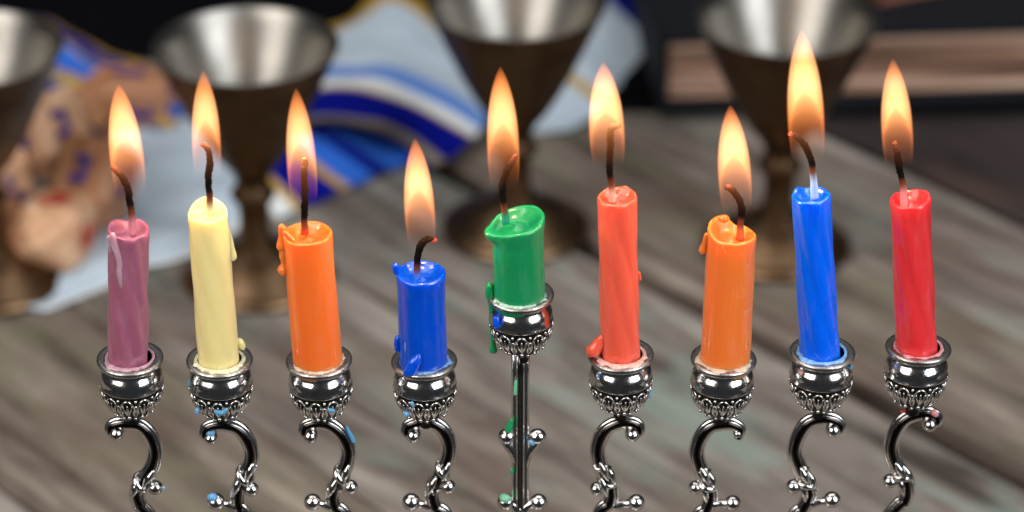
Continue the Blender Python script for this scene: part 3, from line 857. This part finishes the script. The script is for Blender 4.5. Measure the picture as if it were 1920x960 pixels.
# right end beside the book
panel([(0, [(930, 215), (985, 243), (1070, 240)]), (.35, [(940, 110), (1040, 130), (1135, 190)]), (.75, [(1010, -40), (1120, -5), (1222, 88)]), (.92, [(1110, -70), (1180, -35), (1262, 45)]), (1.1, [(1150, -90), (1215, -60), (1300, 15)])],
      [.002, [.005, .012, .003], [.004, .013, .003], .008, .003], [(.32, PALE), (.37, GLD), (.76, PALE), (.95, DBL), (1.2, WHT)], 34, 60, .003, 9)
shawl = build('striped_cloth', CV, CF, M['cloth'], None, colors=CC)
sm = shawl.modifiers.new('thickness', 'SOLIDIFY'); sm.thickness = .0011; sm.offset = -1
tag(shawl, 'white cloth with blue and gold stripes bunched on the table between the goblets', 'cloth')

# black cloth lying over the back of the table
m, nt, bs = newmat('black_velvet'); bs.inputs['Base Color'].default_value = (.004, .004, .005, 1); bs.inputs['Roughness'].default_value = .95
bs.inputs['Specular IOR Level'].default_value = .0
mp = texco(nt); n = noise_tex(nt, mp, 900, 3); bump(nt, bs, n.outputs[0], .4, .0004)
V, Fc = [], []
NX, NY = 90, 50
def yfront(x):
    return lerp(.538, .486, sstep(-.15, .04, x))+.006*noise.noise(Vector((x*9, 3, 0)))
for j in range(NY):
    for i in range(NX):
        x = -.62+1.3*i/(NX-1); y = lerp(yfront(x), 1.02, j/(NY-1))
        z = .0018+max(0, .008*noise.noise(Vector((x*11, y*7, 2)))+.004)*sstep(0, .1, j/(NY-1))
        V.append(Vector((x, y, z)))
for j in range(NY-1):
    for i in range(NX-1):
        a = j*NX+i; Fc.append((a, a+1, a+NX+1, a+NX))
bc = build('black_cloth', V, Fc, m)
md = bc.modifiers.new('thickness', 'SOLIDIFY'); md.thickness = .001; md.offset = -1
tag(bc, 'plain black cloth lying across the far end of the table', 'cloth')

# ------------------------------------------------------------------ books at the right
def box(x0, x1, y0, y1, z0, z1):
    V = [Vector(q) for q in ((x0, y0, z0), (x1, y0, z0), (x1, y1, z0), (x0, y1, z0), (x0, y0, z1), (x1, y0, z1), (x1, y1, z1), (x0, y1, z1))]
    return V, [(3, 2, 1, 0), (4, 5, 6, 7), (0, 1, 5, 4), (1, 2, 6, 5), (2, 3, 7, 6), (3, 0, 4, 7)]
m, nt, bs = newmat('aged_page_edges')
mp = texco(nt, scale=(.5, .5, 34)); n = noise_tex(nt, mp, 8, 4, .6, .1)
r = ramp(nt, [(.38, lin((70, 46, 37))), (.5, lin((146, 110, 88))), (.6, lin((214, 180, 156)))]); nt.links.new(n.outputs[0], r.inputs[0])
nt.links.new(r.outputs[0], bs.inputs['Base Color']); bs.inputs['Roughness'].default_value = .8; bump(nt, bs, n.outputs[0], .6, .0006)
PAGES = m
m, nt, bs = newmat('black_book_board'); bs.inputs['Base Color'].default_value = (.007, .008, .011, 1); bs.inputs['Roughness'].default_value = .7; bs.inputs['Specular IOR Level'].default_value = .15
mp = texco(nt); n = noise_tex(nt, mp, 1200, 3); bump(nt, bs, n.outputs[0], .4, .0003); BOARD = m
m, nt, bs = newmat('brown_leather'); bs.inputs['Base Color'].default_value = (*lin((120, 74, 58)), 1); bs.inputs['Roughness'].default_value = .5
mp = texco(nt); n = noise_tex(nt, mp, 900, 3); bump(nt, bs, n.outputs[0], .5, .0004); LEATHER = m
def book(loc, rz, w, d, h, cover, pages, label, board=.003):
    t = thing('book', loc, label, 'book')
    t.rotation_euler = (0, 0, rz)
    def part(nm, data, mat, bev=.0008):
        o = build(nm, *data, mat, t, smooth=False, local=True)
        b = o.modifiers.new('bevel', 'BEVEL'); b.width = bev; b.segments = 2
        return o
    part('cover_board', box(0, w, 0, d, 0, board), cover)
    part('cover_board', box(0, w, 0, d, h-board, h), cover)
    part('page_block', box(.0034, w-.004, .004, d-.004, board+.0002, h-board-.0002), pages, .0015)
    part('spine', box(-.001, .0032, .0002, d-.0002, board+.0003, h-board-.0003), cover)
    return t
b0 = PZ(1236, 233); b1 = PZ(1925, 210)
rz = math.atan2(b1.y-b0.y, b1.x-b0.x)
book((b0.x, b0.y, .0035), rz, .30, .15, .040, BOARD, PAGES, 'thick old book with brown page edges and black boards, lying behind the right goblet', .0055)
tp = PZ(1650, 12, .0440)
book((tp.x, tp.y, .0440), rz+.35, .16, .09, .018, LEATHER, PAGES, 'smaller brown leather book lying on top of the black book, at the upper edge')

# ------------------------------------------------------------------ wooden spinning tops heaped at the left
def wood2(name, a, b, c):
    m, nt, bs = newmat(name)
    mp = texco(nt, scale=(1, 1, .25)); n = noise_tex(nt, mp, 160, 5, .6, .6)
    r = ramp(nt, [(.3, a), (.5, b), (.72, c)]); nt.links.new(n.outputs[0], r.inputs[0])
    nt.links.new(r.outputs[0], bs.inputs['Base Color']); bs.inputs['Roughness'].default_value = .45
    bump(nt, bs, n.outputs[0], .2, .0003)
    return m
DW = wood2('varnished_light_wood', lin((186, 134, 98)), lin((216, 168, 130)), lin((236, 200, 166)))
DW2 = wood2('varnished_tan_wood', lin((128, 82, 52)), lin((172, 118, 82)), lin((200, 148, 110)))
def inkm(name, c):
    m, nt, bs = newmat(name); bs.inputs['Roughness'].default_value = .6
    mp = texco(nt); n = noise_tex(nt, mp, 700, 3); nt.links.new(mixc(nt, n.outputs[0], c, tuple(x*.7 for x in c)), bs.inputs['Base Color'])
    return m
INK = inkm('violet_ink', lin((70, 52, 140))); RED = inkm('red_ink', lin((205, 34, 22)))
S = .0130
def letter_data(kind):
    """four simple strokes letters in the x-z plane, unit square"""
    st = {'nun': [((.3, .8), (.6, .8)), ((.6, .8), (.6, .15)), ((.6, .15), (.25, .15))],
          'gimel': [((.35, .85), (.6, .85)), ((.6, .85), (.6, .15)), ((.6, .4), (.3, .15))],
          'hei': [((.2, .82), (.8, .82)), ((.8, .82), (.8, .15)), ((.28, .55), (.28, .15))],
          'shin': [((.15, .85), (.25, .15)), ((.25, .15), (.8, .15)), ((.8, .15), (.88, .85)), ((.5, .85), (.38, .4))]}[kind]
    out = []
    for (a, b) in st:
        d = Vector((b[0]-a[0], b[1]-a[1])); L = d.length; d /= L; nrm = Vector((-d.y, d.x))*.12
        q = [Vector(a)-d*.08-nrm, Vector(b)+d*.08-nrm, Vector(b)+d*.08+nrm, Vector(a)-d*.08+nrm]
        V = []
        for y in (-.0005, .0003):
            for c in q: V.append(Vector(((c.x-.5)*S*1.02, y, (c.y-.5)*S*1.02)))
        out.append((V, [(0, 1, 2, 3), (7, 6, 5, 4), (0, 4, 5, 1), (1, 5, 6, 2), (2, 6, 7, 3), (3, 7, 4, 0)]))
    return join(*out)
def dreidel(px, z, rot, label, wood_m, ink):
    p = PZ(*px, z)
    t = thing('dreidel', p, label, 'spinning top', 'wooden spinning tops in a heap')
    t.rotation_euler = tuple(math.radians(a) for a in rot)
    V, Fc = [], []
    def ring(k, zz, e):                       # rounded square ring
        for i in range(24):
            a = 2*math.pi*i/24+math.pi/24
            c, s = math.cos(a), math.sin(a)
            q = 1/(abs(c)**e+abs(s)**e)**(1/e)
            V.append(Vector((c*q*S*k, s*q*S*k, zz*S)))
    prof = [(.62, 1.06, 5), (.9, 1.04, 7), (.99, .95, 8), (1, .8, 9), (1, -.75, 9), (.97, -.9, 8), (.8, -1.2, 5), (.5, -1.6, 3), (.2, -1.95, 2), (.03, -2.1, 2)]
    for q in prof: ring(*q)
    for j in range(len(prof)-1):
        for k in range(24):
            k2 = (k+1) % 24
            Fc.append((j*24+k2, j*24+k, (j+1)*24+k, (j+1)*24+k2))
    Fc.append(tuple(range(24))); Fc.append(tuple(reversed([(len(prof)-1)*24+k for k in range(24)])))
    build('body', V, Fc, wood_m, t, smooth=False, local=True)
    build('handle', *lathe_data([(.0026, S*1.0), (.0024, S*1.5), (.0029, S*1.9), (.0027, S*2.0), (.0003, S*2.03)], (0, 0, 0), 20), wood_m, t, local=True)
    for k, kind in enumerate(('nun', 'gimel', 'hei', 'shin')):
        o = build('letter', *letter_data(kind), ink, t, smooth=False, local=True)
        a = k*math.pi/2
        o.rotation_euler = (0, 0, a)
        if ink is RED: o.scale = (1.45, 1, 1.3)
        o.location = (math.sin(a)*S, -math.cos(a)*S, .0)
    return t
dreidel((240, 190), .0135, (-100, 0, -64), 'tan wooden spinning top lying behind the mauve flame', DW2, INK)
dreidel((92, 240), .034, (-32, 0, 38), 'wooden spinning top with a violet letter, uppermost at the left', DW, INK)
dreidel((-6, 330), .0150, (-30, 80, -14), 'pale wooden spinning top cut off at the left edge', DW, INK)
dreidel((180, 330), .024, (-40, 0, -22), 'wooden spinning top with a violet letter left of the mauve wick', DW2, INK)
dreidel((104, 432), .0150, (-104, 4, -10), 'light wooden spinning top with a red letter, nearest of the heap', DW, RED)
dreidel((26, 428), .0140, (-86, 20, 50), 'brown wooden spinning top at the left edge below the pale one', DW2, INK)
